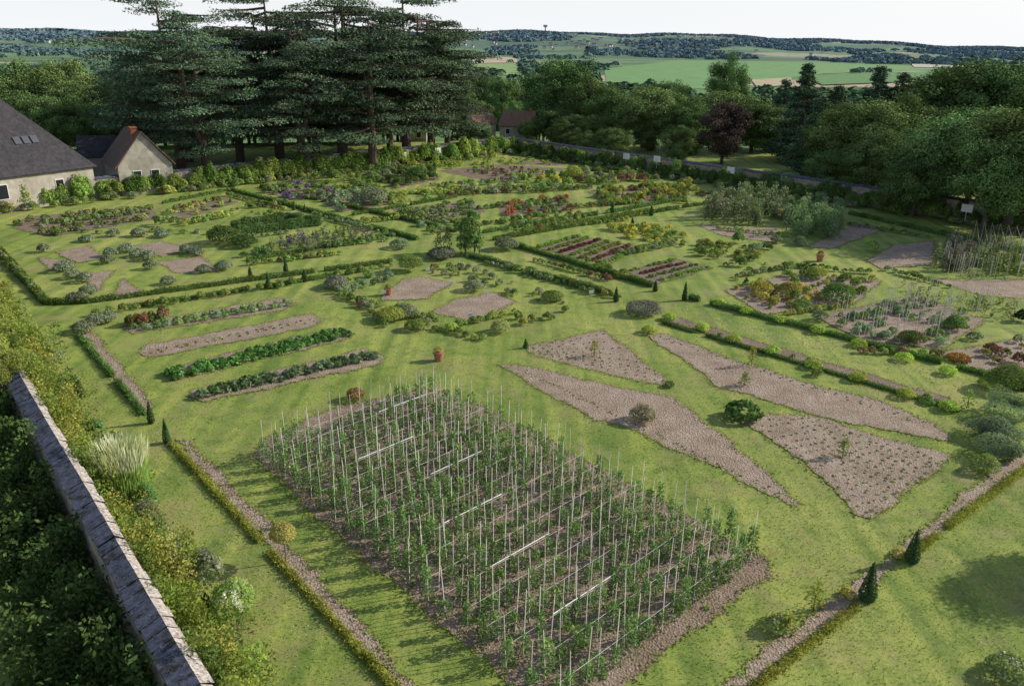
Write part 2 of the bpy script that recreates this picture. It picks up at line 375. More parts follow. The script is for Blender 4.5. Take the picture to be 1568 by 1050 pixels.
row("cabbage_row",310,606,572,546,.55,.3,.42,[(.12,.21,.09),(.16,.25,.13)],2,.6,1.1,.12)
row("bean_row",210,505,440,466,.6,.28,.42,[MD,LT,BG],2,.7,1.0)
row("dahlia_row",200,498,250,488,.5,.35,.8,[DK,BZ],2,.5,1.0,flower=RD,ff=.15)
row("seedling_row",230,540,478,491,.5,.08,.1,[LT,YG],2,.4)
row("rose_row",150,483,430,440,.8,.3,.65,[LT,MD],1,.5,.8,flower=RD,ff=.05)
row("rose_row",430,440,600,408,.9,.28,.6,[LT,MD],1,.5,.8,flower=PK,ff=.05)
for k in range(16):
    t=k/15; row("seedling_row",1142+t*185,645+t*141,1240+t*200,641+t*66,.35,.07,.07,[GR,LT,GR],1,.4,.8)
for k in range(8):
    t=k/7; row("seedling_row",815+t*20,532+t*12,925+t*90,512+t*72,.5,.06,.06,[GR,LT],1,.4,.9)
for k in range(3):
    t=(k+.5)/3; row("seedling_row",1000+t*15,516,1380+t*60,640+t*14,.6,.05,.05,[GR,LT],1,.4,.8); row("seedling_row",790+t*20,560+t*14,1190+t*10,755+t*4,.6,.05,.05,[GR,LT],1,.4,.8)
lc=[[(.19,.33,.06)],[(.20,.34,.06)],[(.15,.065,.055)],[(.19,.31,.065)],[(.22,.28,.07)],[(.16,.08,.06)],[(.17,.29,.06)]]
for k,c in enumerate(lc):
    t=k/6; row("lettuce_row",826+t*100,379+t*24,884+t*96,363+t*16,.4,.27,.3,c,1)
for k,c in enumerate([[LT],[(.15,.07,.055)],[MD],[(.19,.32,.06)]]):
    t=k/3; row("lettuce_row",968+t*45,415+t*14,1030+t*52,400+t*10,.45,.24,.25,c,1)

# ------------------------------------------------------------------ box hedges
BX=(.13,.21,.06); BY=(.32,.35,.07)
for pts,w,h,c in [
 ([(0,385),(72,466),(135,464)],.4,.35,BX),([(135,464),(385,430),(600,402)],.35,.3,BX),
 ([(190,473),(430,437),(560,415)],.3,.25,BX),
 ([(355,292),(640,368)],.4,.35,BX),([(400,287),(700,355)],.4,.35,BX),
 ([(785,376),(1000,440)],.35,.35,BX),([(720,393),(935,452)],.4,.4,(.13,.19,.065)),
 ([(1055,458),(1230,502),(1568,590),(1700,625)],.35,.3,BX),([(1015,495),(1470,630)],.22,.18,BX),
 ([(745,370),(1060,316)],.35,.35,BX),([(740,357),(940,325),(1050,305)],.35,.35,BX),
 ([(1300,328),(1568,388)],.4,.4,BX),
 ([(262,680),(600,1050),(640,1095)],.18,.15,BY),([(118,512),(222,636)],.2,.2,BX),
 ([(1105,1090),(1160,1050),(1312,928)],.18,.15,BY),([(1385,858),(1568,720),(1640,668)],.18,.15,BY),
 ([(360,349),(445,337)],.6,.8,DK),([(365,360),(490,345)],.6,.8,DK),([(445,337),(490,345)],.6,.8,DK),([(360,349),(365,360)],.6,.8,DK),
 ([(540,330),(700,302)],.35,.3,BX),([(380,400),(600,360)],.3,.25,BX),([(800,355),(1000,322)],.35,.3,LT),
 ([(1540,595),(1640,600)],.3,.3,BX),([(250,312),(350,292)],.35,.3,BX),([(600,268),(440,290)],.3,.3,LT),
 ([(870,258),(1060,278)],.35,.3,BX),([(1060,316),(1180,300)],.35,.3,BX)
 ]:
    A=Acc(); hedge(A,sites(pts),w,h,c,.04); A.obj("box_hedge")

for u,v,r,h in [(1327,918,.28,1.5),(1395,860,.26,1.4),(232,648,.17,1.2),(256,678,.17,1.25),(943,462,.2,1.15),(1048,460,.2,1.4),(1003,446,.2,.9),
  (411,441,.2,1.3),(384,428,.2,1.1),(467,431,.25,1.0),(438,417,.2,1.2),(937,326,.25,1.3),(997,330,.25,1.1),(968,346,.2,.9),(450,322,.2,.9),(467,325,.2,.9),(665,262,.3,1.3),(805,533,.17,.6),(1142,436,.25,.6)]:
    A=Acc(); topiary(A,np.zeros(3)+site(u,v)*[1,1,0],r,h); A.obj("yew_cone_topiary")

def shrub(name,u,v,r,h,c,**k): 
    A=Acc(); bush(A,site(u,v),r,h,c,**k); A.obj(name)
for u,v in [(68,386),(133,370),(165,403),(195,386),(212,393),(230,412),(228,398),(95,416),(112,426),(130,432),(104,412),(137,449),(258,435),(295,387),(312,417),(343,413),(250,363),(212,362),(175,362),(170,393),(285,388),(300,391)]:
    shrub("lavender_bush",u,v,rng.uniform(.55,.8),rng.uniform(.65,.95),(.21,.25,.17),rough=.1)
for u,v,r in [(130,508,.75),(148,497,.7),(163,493,.75),(115,462,.6),(125,462,.6)]: shrub("santolina_bush",u,v,r,.8,GR,rough=.1)
for u,v in [(993,510),(1025,490),(1075,506),(1123,524),(1182,541),(1245,563),(1312,583),(1385,608),(1452,628),(1100,468),(1143,480),(1196,494),(1252,510),(1315,530),(1384,552),(1450,573),(1510,592),(690,505),(1298,912),(1378,852)]:
    k=.55 if u in(1298,1378) else 1
    shrub("golden_shrub",u,v,.5*k,.55*k,(.38,.49,.10) if k==1 else YE,rough=.15)
for nm,u,v,r,h,c,kw in [
 ("artemisia_bush",985,645,.65,.95,(.30,.29,.18),{}),("rhubarb_plant",1137,640,.95,.9,(.08,.17,.05),dict(leaf=.17)),("rhubarb_plant",1420,618,.4,.3,MD,{}),
 ("lavender_bush",985,480,1.2,1.0,(.20,.20,.17),{}),("lavender_bush",675,395,1.3,1.0,(.21,.22,.17),{}),("lavender_bush",725,445,.8,.9,GR,{}),
 ("sage_bush",622,485,.8,1.0,GR,{}),("sage_bush",515,440,1.0,1.0,(.20,.20,.16),{}),("round_shrub",765,508,.65,.85,(.29,.32,.12),{}),
 ("catmint_clump",1520,672,1.2,1.2,(.22,.29,.18),dict(rough=.6)),("catmint_clump",1545,640,1.2,1.3,(.21,.28,.16),dict(rough=.6)),("catmint_clump",1535,700,1.0,1.1,(.23,.29,.17),dict(rough=.6)),
 ("round_shrub",1540,595,1.1,1.5,MD,{}),("round_shrub",1563,492,.5,.9,(.03,.05,.03),{}),("round_shrub",1460,505,.7,1.1,MD,{}),
 ("round_shrub",345,372,1.6,1.8,DK,{}),("round_shrub",375,378,1.2,1.2,DK,{}),("palm_shrub",252,345,1.0,1.3,MD,dict(leaf=.4,dens=.7)),
 ("olive_shrub",573,312,1.5,2.2,GR,{}),("round_shrub",630,415,1.0,1.6,LT,{}),("round_shrub",600,490,1.0,1.0,YG,{}),
 ("round_shrub",635,505,.7,.8,LT,{}),("rose_bush",1187,963,.4,.55,LT,dict(flower=PK,ff=.12)),("rose_bush",1505,720,.6,.8,LT,dict(flower=PK,ff=.08)),
 ("golden_shrub",1165,450,.8,1.1,YE,{}),("golden_shrub",1205,455,.9,1.3,(.36,.36,.09),{}),("golden_shrub",1250,425,.9,1.1,YG,{}),
 ("round_shrub",1282,462,1.3,1.6,(.13,.22,.06),{}),("round_shrub",1225,470,.7,.6,MD,{}),("dahlia_bush",1395,525,.8,.9,DK,dict(flower=RD,ff=.12)),
 ("round_shrub",1255,490,.55,.8,BG,{}),("round_shrub",1335,385,.6,1.2,LT,{}),("fig_shrub",1208,295,2.0,2.8,BG,{}),
 ("golden_shrub",880,275,1.3,2.0,YG,{}),("round_shrub",510,278,1.3,1.8,MD,{}),("round_shrub",640,272,1.5,1.5,DK,{}),
 ("round_shrub",845,460,.8,.9,LT,{}),("round_shrub",888,440,.5,.6,MD,{}),("sage_bush",775,382,1.2,1.3,GR,{}),("sage_bush",612,380,.9,.9,BG,{}),
 ("dahlia_bush",545,612,.5,.7,BZ,dict(flower=RD,ff=.12)),("round_shrub",1025,592,.3,.35,DK,{}),("round_shrub",1490,520,.5,.6,BG,{}),
 ("golden_shrub",1468,552,.7,.4,(.3,.17,.05),{}),("round_shrub",1130,372,.6,1.2,MD,{}),("round_shrub",1075,392,.5,.9,MD,{}),("round_shrub",1135,408,.5,.9,MD,{}),
 ("lavender_bush",1188,372,.6,.8,BG,{}),("lavender_bush",1225,376,.7,.9,BG,{}),("lavender_bush",1155,385,.6,.8,BG,{}),
 ("rose_bush",1545,1035,.7,.7,LT,dict(flower=WH,ff=.15)),("round_shrub",1250,575,.35,.5,LT,{}),
 ]: shrub(nm,u,v,r,h,c,**kw)
for u,v,h,c in [(1245,935,1.1,YG),(910,545,.9,YG),(1150,560,1.2,YG),(1290,700,.9,LT),(1140,590,.7,LT),(1480,625,1.0,LT),(1205,965,.6,YG)]:
    A=Acc(); p=site(u,v)*[1,1,0]; tall(A,p,.4,h,c,170,.06); tube(A,[p,p+[0,0,h]],[.02,.01],5); A.obj("young_shrub")
A=Acc(); p=site(438,860)*[1,1,0]; tube(A,[p,p+[.02,.03,1.0]],[.03,.022],6,(.22,.16,.11)); bush(A,p,.46,.85,(.46,.44,.14),1.5,.04,z0=.85,rough=.15); A.obj("standard_holly_tree",[M_NEAR,M_MATTE])
A=Acc(); p=site(318,945)*[1,1,0]; topiary(A,p,.3,1.0); A.obj("yew_cone_topiary")

A=Acc(); p=site(720,388)*[1,1,0]
for i in range(6):
    a=i*1.047; tube(A,[p+[math.cos(a)*.8,math.sin(a)*.8,0],p+[math.cos(a)*.8,math.sin(a)*.8,2.4],p+[0,0,3.4]],[.04,.04,.03],5,(.05,.05,.05))
for i in range(60):
    a=rng.uniform(0,6.28); z=rng.uniform(.6,3.4); q=p+[math.cos(a)*.8*(1 if z<2.4 else .6),math.sin(a)*.8,0]; bush(A,q,.42,.6,(.16,.24,.075),1.0,z0=z-.2,flower=RD,ff=.04,rough=.5)
A.obj("rose_arbour")
for u,v in [(686,388),(672,392)]:
    A=Acc(); p=site(u,v)*[1,1,0]; tall(A,p,.5,2.2,MD,260,flower=RD,ff=.2); A.obj("climbing_rose")

def pot(u,v,r=.3,h=.45,plant=LT):
    A=Acc(); p=site(u,v)*[1,1,0]; tube(A,[p,p+[0,0,h*.85],p+[0,0,h*.86],p+[0,0,h],p+[0,0,h-.03],p+[0,0,h-.05]],[r*.65,r*.92,r*1.05,r*1.08,r*.9,.01],14,(1,1,1),2)
    bush(A,p,r*.9,.4,plant,.9,z0=h-.05,flower=RD,ff=.1); A.obj("terracotta_pot",[M_LEAF,M_MATTE,M_TERRA])
pot(672,552,.33,.55,YG); pot(1200,335,.4,.7); pot(595,452,.3,.5); pot(550,470,.25,.3,BZ); pot(1255,400,.35,.6)
for u,v in [(588,455),(690,440),(745,455),(720,490),(905,455),(655,420)]:
    A=Acc(); p=site(u,v); tube(A,[p,p+[0,0,.3]],[.015,.015],4,(.3,.3,.3)); box(A,[p[0],p[1],.28],.32,.03,.22,.2,(.75,.75,.75)); A.obj("plant_label_sign")

# ------------------------------------------------------------------ mixed beds
def fill(name,poly,pals,dens,r,h,kind='bush',flower=None,ff=.1):
    w=sites(poly); A=Acc()
    bb=np.prod(w[:,:2].max(0)-w[:,:2].min(0)); P=rand_in(w,int(dens*1.6*bb))
    ph=rng.uniform(0,6,2); r*=.8
    for p in P:
        q=(math.sin(p[0]*.7+ph[0])+math.sin(p[1]*.6+ph[1])+2)/4*.6+rng.random()*.4
        c=np.array(pals[min(len(pals)-1,int(q*len(pals)))])*rng.uniform(.75,1.25); f=rng.uniform(.5,1.35)
        if kind=='bush': bush(A,p,r*f,h*f,c,1.0,flower=flower if rng.random()<.6 else None,ff=ff,rough=.4)
        else: tall(A,p,r*f,h*f,c,int(60*h/max(.5,lsize(p)*10)*r*2.2),flower=flower,ff=ff)
    A.obj(name)
B=[
 ([(20,350),(40,334),(230,318),(240,335),(80,362)],[GR,MD,LT,GR,MD],.5,.45,.5,'bush',PK),
 ([(245,327),(340,302),(360,310),(262,342)],[LT,YG,MD],.8,.4,.4,'bush',PK),
 ([(400,392),(430,372),(560,347),(575,368),(430,400)],[PU,(.20,.20,.18),MD,GR],1.2,.4,.8,'tall',PU),
 ([(350,395),(430,375),(400,402)],[DK,MD],.8,.5,.6,'bush',None),
 ([(395,292),(470,281),(530,300),(450,307)],[GR,MD,PU,MD],.6,.5,.7,'bush',PU),
 ([(480,302),(580,290),(600,312),(520,325)],[GR,BG,MD],.6,.5,.8,'bush',WH),
 ([(590,268),(655,258),(672,275),(600,290)],[MD,DK,LT],.5,.6,.9,'bush',None),
 ([(580,300),(690,286),(725,298),(600,315)],[YG,LT],.6,.5,.5,'bush',None),
 ([(600,322),(720,308),(745,325),(640,342)],[BG,MD,LT,GR],.6,.45,.5,'bush',PU),
 ([(780,272),(900,262),(880,285),(800,292)],[YG,LT,MD,YE],.6,.5,.8,'bush',YE),
 ([(760,311),(870,303),(880,322),(770,332)],[LT,MD,OR,BZ],.8,.4,.6,'bush',OR),
 ([(900,293),(1060,280),(1050,305),(930,316)],[MD,LT,YG,MD,BZ],.6,.5,.8,'bush',OR),
 ([(760,337),(880,322),(900,337),(790,362)],[MD,LT,BZ],.8,.35,.5,'bush',RD),
 ([(640,345),(700,335),(720,360),(680,372)],[MD,BG,LT],.8,.4,.5,'bush',None),
 ([(920,352),(1000,345),(1060,362),(1000,378)],[LT,YG,YE,MD],.9,.45,.6,'bush',YE),
 ([(1080,338),(1085,320),(1180,308),(1200,318),(1190,345),(1110,345)],[GR,BG,(.22,.32,.16)],.6,.9,2.1,'tall',WH),
 ([(1200,365),(1205,330),(1285,335),(1285,368)],[(.21,.29,.17),(.22,.33,.17)],.7,.9,2.3,'tall',None),
 ([(1115,445),(1210,420),(1345,430),(1300,463),(1170,480)],[YG,LT,MD,YE,BZ],.7,.4,.6,'bush',YE),
 ([(1260,485),(1400,455),(1500,490),(1440,530),(1320,520)],[MD,BG,LT],.9,.33,.45,'bush',None),
 ([(1450,375),(1500,400),(1490,430),(1430,410)],[GR,(.17,.16,.14),MD],.9,.6,1.6,'tall',PU),
 ([(1500,395),(1600,390),(1600,420),(1510,425)],[BG,MD],.7,.6,1.3,'tall',None),
 ([(1440,543),(1580,520),(1600,575),(1480,562)],[GR,YG,BZ,MD],.6,.4,.6,'bush',RD),
 ([(590,480),(640,470),(690,500),(650,512)],[YG,LT,GR],1.0,.35,.5,'bush',None),
 ([(640,415),(700,405),(760,425),(830,450),(800,458),(690,425)],[LT,GR,MD,BZ],.9,.35,.5,'bush',PK),
 ([(780,490),(880,470),(870,485),(800,500)],[LT,MD,YG],1.2,.3,.5,'bush',PK),
 ([(500,438),(590,415),(600,430),(520,455)],[GR,BG,MD],.9,.4,.6,'bush',None),
 ([(800,460),(840,448),(880,458),(850,470)],[GR,(.21,.20,.17),MD],1.2,.3,.4,'bush',None),
 ([(560,262),(600,255),(590,280),(540,290)],[MD,GR],.5,.6,.9,'bush',None),
 ([(700,285),(790,275),(800,295),(720,300)],[LT,GR,BZ],.6,.5,.6,'bush',PK),
 ([(860,268),(1060,262),(1060,275),(900,285)],[MD,GR,LT,BZ],.5,.6,.9,'bush',None),
 ([(900,400),(940,412),(1000,436),(960,432),(880,405)],[LT,MD],.9,.35,.45,'bush',None),
 ([(1360,430),(1420,445),(1560,470),(1560,500),(1400,460)],[MD,LT,GR,BG],.8,.35,.6,'tall',PK),
 ([(1040,378),(1100,372),(1190,395),(1110,405)],[LT,MD,YG],.8,.35,.5,'bush',RD),
 ([(450,250),(520,262),(480,275),(420,278)],[MD,LT],.4,.5,.6,'bush',RD),
 ([(20,420),(60,455),(40,440),(15,405)],[LT,MD],1.5,.3,.6,'bush',RD),
 ([(1030,496),(1060,498),(1440,612),(1420,615)],[LT,MD,YG],.9,.22,.3,'bush',None),
 ([(700,262),(760,256),(850,262),(770,272)],[MD,BZ,LT],.3,.4,.4,'bush',None),
 ([(1210,310),(1290,318),(1300,330),(1220,325)],[MD,LT],.3,.5,.6,'bush',None),
 ([(300,330),(420,310),(470,325),(360,345)],[LT,YG,LT,MD],.25,.4,.35,'bush',PK),
 ([(640,250),(760,240),(900,250),(700,262)],[LT,YG,MD],.2,.5,.5,'bush',None),
 ([(1100,400),(1200,405),(1330,415),(1120,430)],[LT,MD,YG],.25,.35,.35,'bush',None),
 ([(540,262),(620,255),(590,300),(470,290)],[LT,MD,GR],.25,.5,.5,'bush',None),
 ([(60,350),(250,345),(330,360),(130,365)],[LT,GR,MD],.25,.4,.4,'bush',None),
]
for poly,pals,dn,r,h,kind,fl in B: fill("flower_border",poly,pals,dn,r,h,kind,fl,.08)
MIXP=[[LT,MD,YG],[GR,MD,LT],[MD,DK,LT],[YG,LT],[LT,BZ,MD],[BG,MD]]
FLW=[None,RD,PK,YE,None,OR,WH]
for k,(a,b,c,d,n) in enumerate([(445,300,560,284,2),(430,283,500,272,2),(560,255,690,243,2),(600,300,700,292,1),(690,300,800,290,2),(800,296,900,288,2),(620,262,700,250,2),(660,285,770,276,1),
 (900,262,1000,255,2),(1000,285,1070,292,2),(880,318,980,310,2),(640,330,760,318,1),(560,340,640,332,2),(760,290,860,286,1),(380,318,450,312,2),(280,345,350,330,2),(270,320,340,305,1),(60,345,200,328,2),
 (100,335,230,318,1),(380,365,440,358,1),(500,378,590,368,2),(440,400,520,390,1),(370,408,500,392,1),(800,345,930,327,1),(850,350,960,338,1),(950,390,1040,372,2),(1080,375,1180,382,1),(1100,352,1200,362,1),(820,400,930,430,1),
 (745,405,880,440,1),(880,445,960,460,1),(1130,425,1200,412,1),(1200,408,1330,420,1),(1180,485,1300,470,1),(1320,540,1440,545,1),(1360,415,1450,440,1),(640,500,740,520,1),(560,470,590,500,1),(520,455,580,470,1),
 (700,500,790,480,1),(350,300,430,320,1),(480,330,600,362,1),(620,325,700,345,1),(0,392,62,455,1),(740,345,860,325,1),(940,300,1050,312,1),(1070,300,1180,292,2),(1300,345,1420,365,1),(1440,395,1568,420,2),(990,270,1080,268,2)]):
    row("mixed_border",a,b,c,d,.55,.3,.5,MIXP[k%6],n,.8,1.0,flower=FLW[k%7],ff=.05)
A=Acc()
for p in np.concatenate([rand_in(sites([(1260,485),(1400,455),(1540,470),(1500,500),(1440,530),(1320,520)]),180),rand_in(sites([(1440,380),(1568,380),(1568,430),(1440,425)]),160)]):
    tube(A,[p,p+[rng.normal(0,.04),rng.normal(0,.04),1.7]],[.018,.016],4,(.5,.48,.42))
A.obj("garden_canes")
A=Acc(); a,b=site(1490,405),site(1600,425)
for k in range(9):
    p=a+(b-a)*k/8; tube(A,[p,p+[0,0,2.2]],[.035,.03],5,(.22,.2,.17))
for z in(.5,1.1,1.7,2.15): tube(A,[a+[0,0,z],b+[0,0,z]],[.022,.022],5,(.22,.2,.17))
c=site(1488,372)
for k in range(9):
    p=a+(b-a)*k/8+(c-a); tube(A,[p,p+[0,0,2.2]],[.035,.03],5,(.22,.2,.17)); tube(A,[p+[0,0,2.15],a+(b-a)*k/8+[0,0,2.15]],[.022,.022],5,(.22,.2,.17))
A.obj("wooden_trellis")

# ------------------------------------------------------------------ walls
def wallrun(name,a,b,h,th):
    a=a*[1,1,0];b=b*[1,1,0]; d=b-a; L=np.linalg.norm(d); d/=L; nx=np.array([-d[1],d[0],0]); ang=math.atan2(d[1],d[0])
    A=Acc(); mid=(a+b)/2; box(A,[mid[0],mid[1],-1.0],L,th,h-.25+1.0,ang,(1,1,1),0)
    k=int(L/.5)
    for i in range(k):
        p=a+d*(i*L/k); q=a+d*((i+1)*L/k-.02); z=h-.25+rng.uniform(0,.05)+.04*math.sin(i*.21); w=th/2+.09+rng.uniform(-.04,.04)
        l0,l1=p+nx*w,q+nx*w; r0,r1=p-nx*w,q-nx*w; m0,m1=p-nx*th*.2,q-nx*th*.2
        Z=lambda v,zz:v+np.array([0,0,zz])
        A.add([[Z(l0,z+.06),Z(l1,z+.06),Z(m1,z+.25),Z(m0,z+.25)]],(1,1,1),1)
        A.add([[Z(m0,z+.25),Z(m1,z+.25),Z(r1,z+.06),Z(r0,z+.06)]],(1,1,1),2)
        A.add([[Z(l0,z),Z(l1,z),Z(l1,z+.06),Z(l0,z+.06)],[Z(r1,z),Z(r0,z),Z(r0,z+.06),Z(r1,z+.06)],[Z(l0,z),Z(r0,z),Z(r1,z),Z(l1,z)]],(1,1,1),1)
    return A.obj(name,[M_STONE,M_COPE,M_COPL])
ZW=2.8
wa=site(27,578,ZW); wb=site(298,1050,ZW); dd=(wb-wa)/np.linalg.norm(wb-wa)
wallrun("stone_wall",wb+dd*8,wa-dd*95,ZW,.66)
K=site(782,231); KL=site(-120,333); KR=site(1750,380)
wallrun("stone_wall",K,KL,2.3,.5); wallrun("stone_wall",KR,K,2.3,.5)
def board(u,v,a,b):
    r=ray(u,v); d=b-a; A2=np.array([[r[0],-d[0]],[r[1],-d[1]]]); s,t=np.linalg.solve(A2,(a-EYE)[:2]); p=EYE+r*s
    n=np.array([-d[1],d[0],0]); n/=np.linalg.norm(n); 
    if n@(EYE-p)<0:n=-n
    A=Acc(); q=p+n*1.6; tube(A,[q*[1,1,0],q],[.03,.03],5,(.3,.3,.3)); box(A,[q[0]+n[0]*.06,q[1]+n[1]*.06,p[2]-.4],1.1,.05,.8,math.atan2(d[1],d[0]),(.7,.7,.7),1); A.obj("white_sign_board",[M_LEAF,M_WHITE])
for u,v in [(608,236),(660,229)]: board(u,v,KL,K)
for u,v in [(970,238),(1017,242),(1130,259),(1490,316)]: board(u,v,K,KR)

def along(name,a,b,off0,off1,sp,r,h,pals,flower=None,ff=.05):
    a=a*[1,1,0]; b=b*[1,1,0]; d=b-a; L=np.linalg.norm(d); d/=L; n=np.array([-d[1],d[0],0])
    if n@(EYE*[1,1,0]-a)<0:n=-n
    A=Acc(); k=int(L/sp)
    for i in range(k):
        tt=rng.uniform(0,L); p=a+d*tt+n*rng.uniform(off0,off1); c=np.array(pals[int((math.sin(tt*.35)+1)/2*.6*len(pals)+rng.random()*.4*len(pals))%len(pals)])*rng.uniform(.75,1.25); f=rng.uniform(.6,1.2)
        bush(A,p,r*f,h*f*(1+.15*math.sin(tt*.9)),c,1.0,flower=flower,ff=ff,rough=.45)
    A.obj(name,[M_NEAR,M_MATTE])
along("vine_hedge",KL,K,.5,1.5,.3,.75,2.45,[(.17,.27,.07),(.22,.31,.08),(.28,.34,.09),(.14,.23,.06)])
along("perennial_border",KL,K,2.0,3.4,.5,.5,.9,[MD,LT,GR,YG],flower=PK,ff=.04)
along("vine_hedge",K,KR,.5,1.5,.35,.7,2.0,[(.12,.19,.06),(.15,.23,.065),(.11,.165,.055)])
along("perennial_border",K,KR,1.8,3.0,.7,.5,.8,[MD,DK,LT,GR])
along("climbing_rose",KL,site(70,312),2.0,3.2,1.0,.7,1.3,[MD],flower=RD,ff=.2)

n_in=np.array([-dd[1],dd[0],0]); 
if n_in[0]<0:n_in=-n_in
g0=wa*[1,1,0]; LW=np.linalg.norm(wb-wa)
A=Acc()
for i in range(800):
    t=rng.uniform(-55,LW+6); o=abs(rng.normal(0,1))*.8+.45; p=g0+dd*t+n_in*o; 
    lump=.45*math.sin(t*.9)+.35*math.sin(t*2.1+1)
    top=2.7-.62*o+(.9 if t<0 else 0)+rng.normal(0,.3)+lump
    h=max(.5,top); kk=int((math.sin(t*1.3)+1)/2*3+rng.random()*1.5)%4; c=[(.21,.32,.075),(.29,.37,.085),(.13,.22,.06),(.38,.41,.11)][kk]
    far=max(0,-t)/55
    tall(A,p,.5,h,np.array(c)*rng.uniform(.75,1.2),int(100*h*(1-.45*far)),.058+.052*far,taper=.5)
for i in range(90):
    t=rng.uniform(-55,-.3); p=g0+dd*t+n_in*rng.uniform(-.7,.6); bush(A,p,.9,1.5,np.array((.30,.37,.10))*rng.uniform(.8,1.2),1.1,z0=2.2,rough=.5)
A.obj("wall_climbing_plants",[M_NEAR,M_MATTE])
for i in range(34):
    t=-10+(LW+15)*i/34+rng.normal(0,.4); o=rng.uniform(1.0,2.6); p=g0+dd*t+n_in*o; A=Acc()
    c=[DK,(.22,.34,.08),(.36,.39,.10),(.12,.20,.07),GR,(.30,.38,.09)][rng.integers(6)]; h=rng.uniform(.6,1.7)
    bush(A,p,rng.uniform(.35,.65),h,c,1.0,rng.choice([.05,.07,.09]),rough=.6,flower=WH if i%5==0 else None,ff=.12); A.obj("border_shrub",[M_NEAR,M_MATTE])
for u,v in [(262,870),(243,850),(275,885),(368,965)]:
    A=Acc(); p=site(u,v)*[1,1,0]
    for k in range(7):
        q=p+rng.normal(0,.16,3)*[1,1,0]; z=rng.uniform(1.1,1.7); tube(A,[q,q+[0,0,z]],[.012,.008],4,(.12,.2,.05)); m=26; P=q+np.stack([rng.normal(0,.035,m),rng.normal(0,.035,m),rng.uniform(z*.65,z,m)],1); leaves(A,P,nrm(rng.normal(size=(m,3))),.04,(.8,.8,.76))
    A.obj("white_hollyhock",[M_NEAR,M_MATTE])
A=Acc()
for i in range(520):
    t=rng.uniform(-30,LW+8); o=rng.uniform(.6,3.3); p=g0+dd*t-n_in*o
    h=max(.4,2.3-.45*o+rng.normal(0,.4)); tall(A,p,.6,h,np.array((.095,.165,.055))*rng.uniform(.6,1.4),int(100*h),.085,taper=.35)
A.obj("ivy_shrubbery",[M_NEAR,M_MATTE])
A=Acc(); p=site(196,775)*[1,1,0]
n=6500; a=rng.uniform(0,6.28,n); rr_=.75*np.sqrt(rng.random(n)); z=rng.random(n)
P=np.stack([p[0]+rr_*np.cos(a)*(1+.55*z),p[1]+rr_*np.sin(a)*(1+.55*z),z*2.7],1); nn=nrm(np.stack([np.cos(a),np.sin(a),0*a],1)+rng.normal(size=(n,3))*.4)
lean=np.stack([np.cos(a)*.25,np.sin(a)*.25,np.ones(n)],1); b_=nrm(np.cross(nn,lean)); s=.18
A.add(np.stack([P+lean*s,P+b_*.018,P-lean*s,P-b_*.018],1),np.where((z>.72)[:,None],(.56,.58,.42),(.29,.42,.13))*rng.uniform(.8,1.2,(n,1))); A.obj("ornamental_grass",[M_NEAR,M_MATTE])

# grass tufts and clover
A=Acc(); n=170000
P=np.stack([rng.uniform(-22,28,n),rng.uniform(11,55,n),np.zeros(n)],1); 
keep=rng.random(n)<np.clip(28/np.hypot(P[:,0],P[:,1]),0,1)
keep&=((P-g0)@n_in)>.3
for w in SOILS[:14]: keep&=~(inpoly(P,w)&(rng.random(n)<.96))
P=P[keep]; n=len(P); h=rng.uniform(.02,.06,n)[:,None]; a=rng.uniform(0,3.14,n); b_=np.stack([np.cos(a),np.sin(a),0*a],1)*rng.uniform(.008,.022,n)[:,None]
tip=np.concatenate([rng.normal(0,.03,(n,2)),h],1)
base=np.array([(.20,.28,.06),(.26,.33,.075),(.34,.34,.13)])[rng.integers(0,3,n)]
A.add(np.stack([P-b_,P+b_,P+tip+b_*.3,P+tip-b_*.3],1),base*rng.uniform(.8,1.3,(n,1))); A.obj("grass_tufts",[M_NEAR,M_MATTE])
A=Acc()
for poly,dn,s in [([(1030,470),(1060,466),(1568,603),(1568,640),(1480,612)],14,.045),([(300,800),(400,800),(520,1000),(430,1050)],16,.02),([(1350,900),(1568,740),(1568,1050),(1200,1050)],10,.02),([(240,640),(200,640),(90,480),(110,480)],8,.03)]:
    w=sites(poly); P=rand_in(w,int(dn*np.prod(w[:,:2].max(0)-w[:,:2].min(0)))); k=np.sin(P[:,0]*1.7)+np.sin(P[:,1]*1.3+P[:,0]); P=P[k+rng.normal(0,.6,len(P))>0]; P[:,2]=.06
    leaves(A,P,nrm(rng.normal(size=P.shape)*.3+[0,0,1]),s,(.5,.52,.42),.8)
A.obj("white_clover")

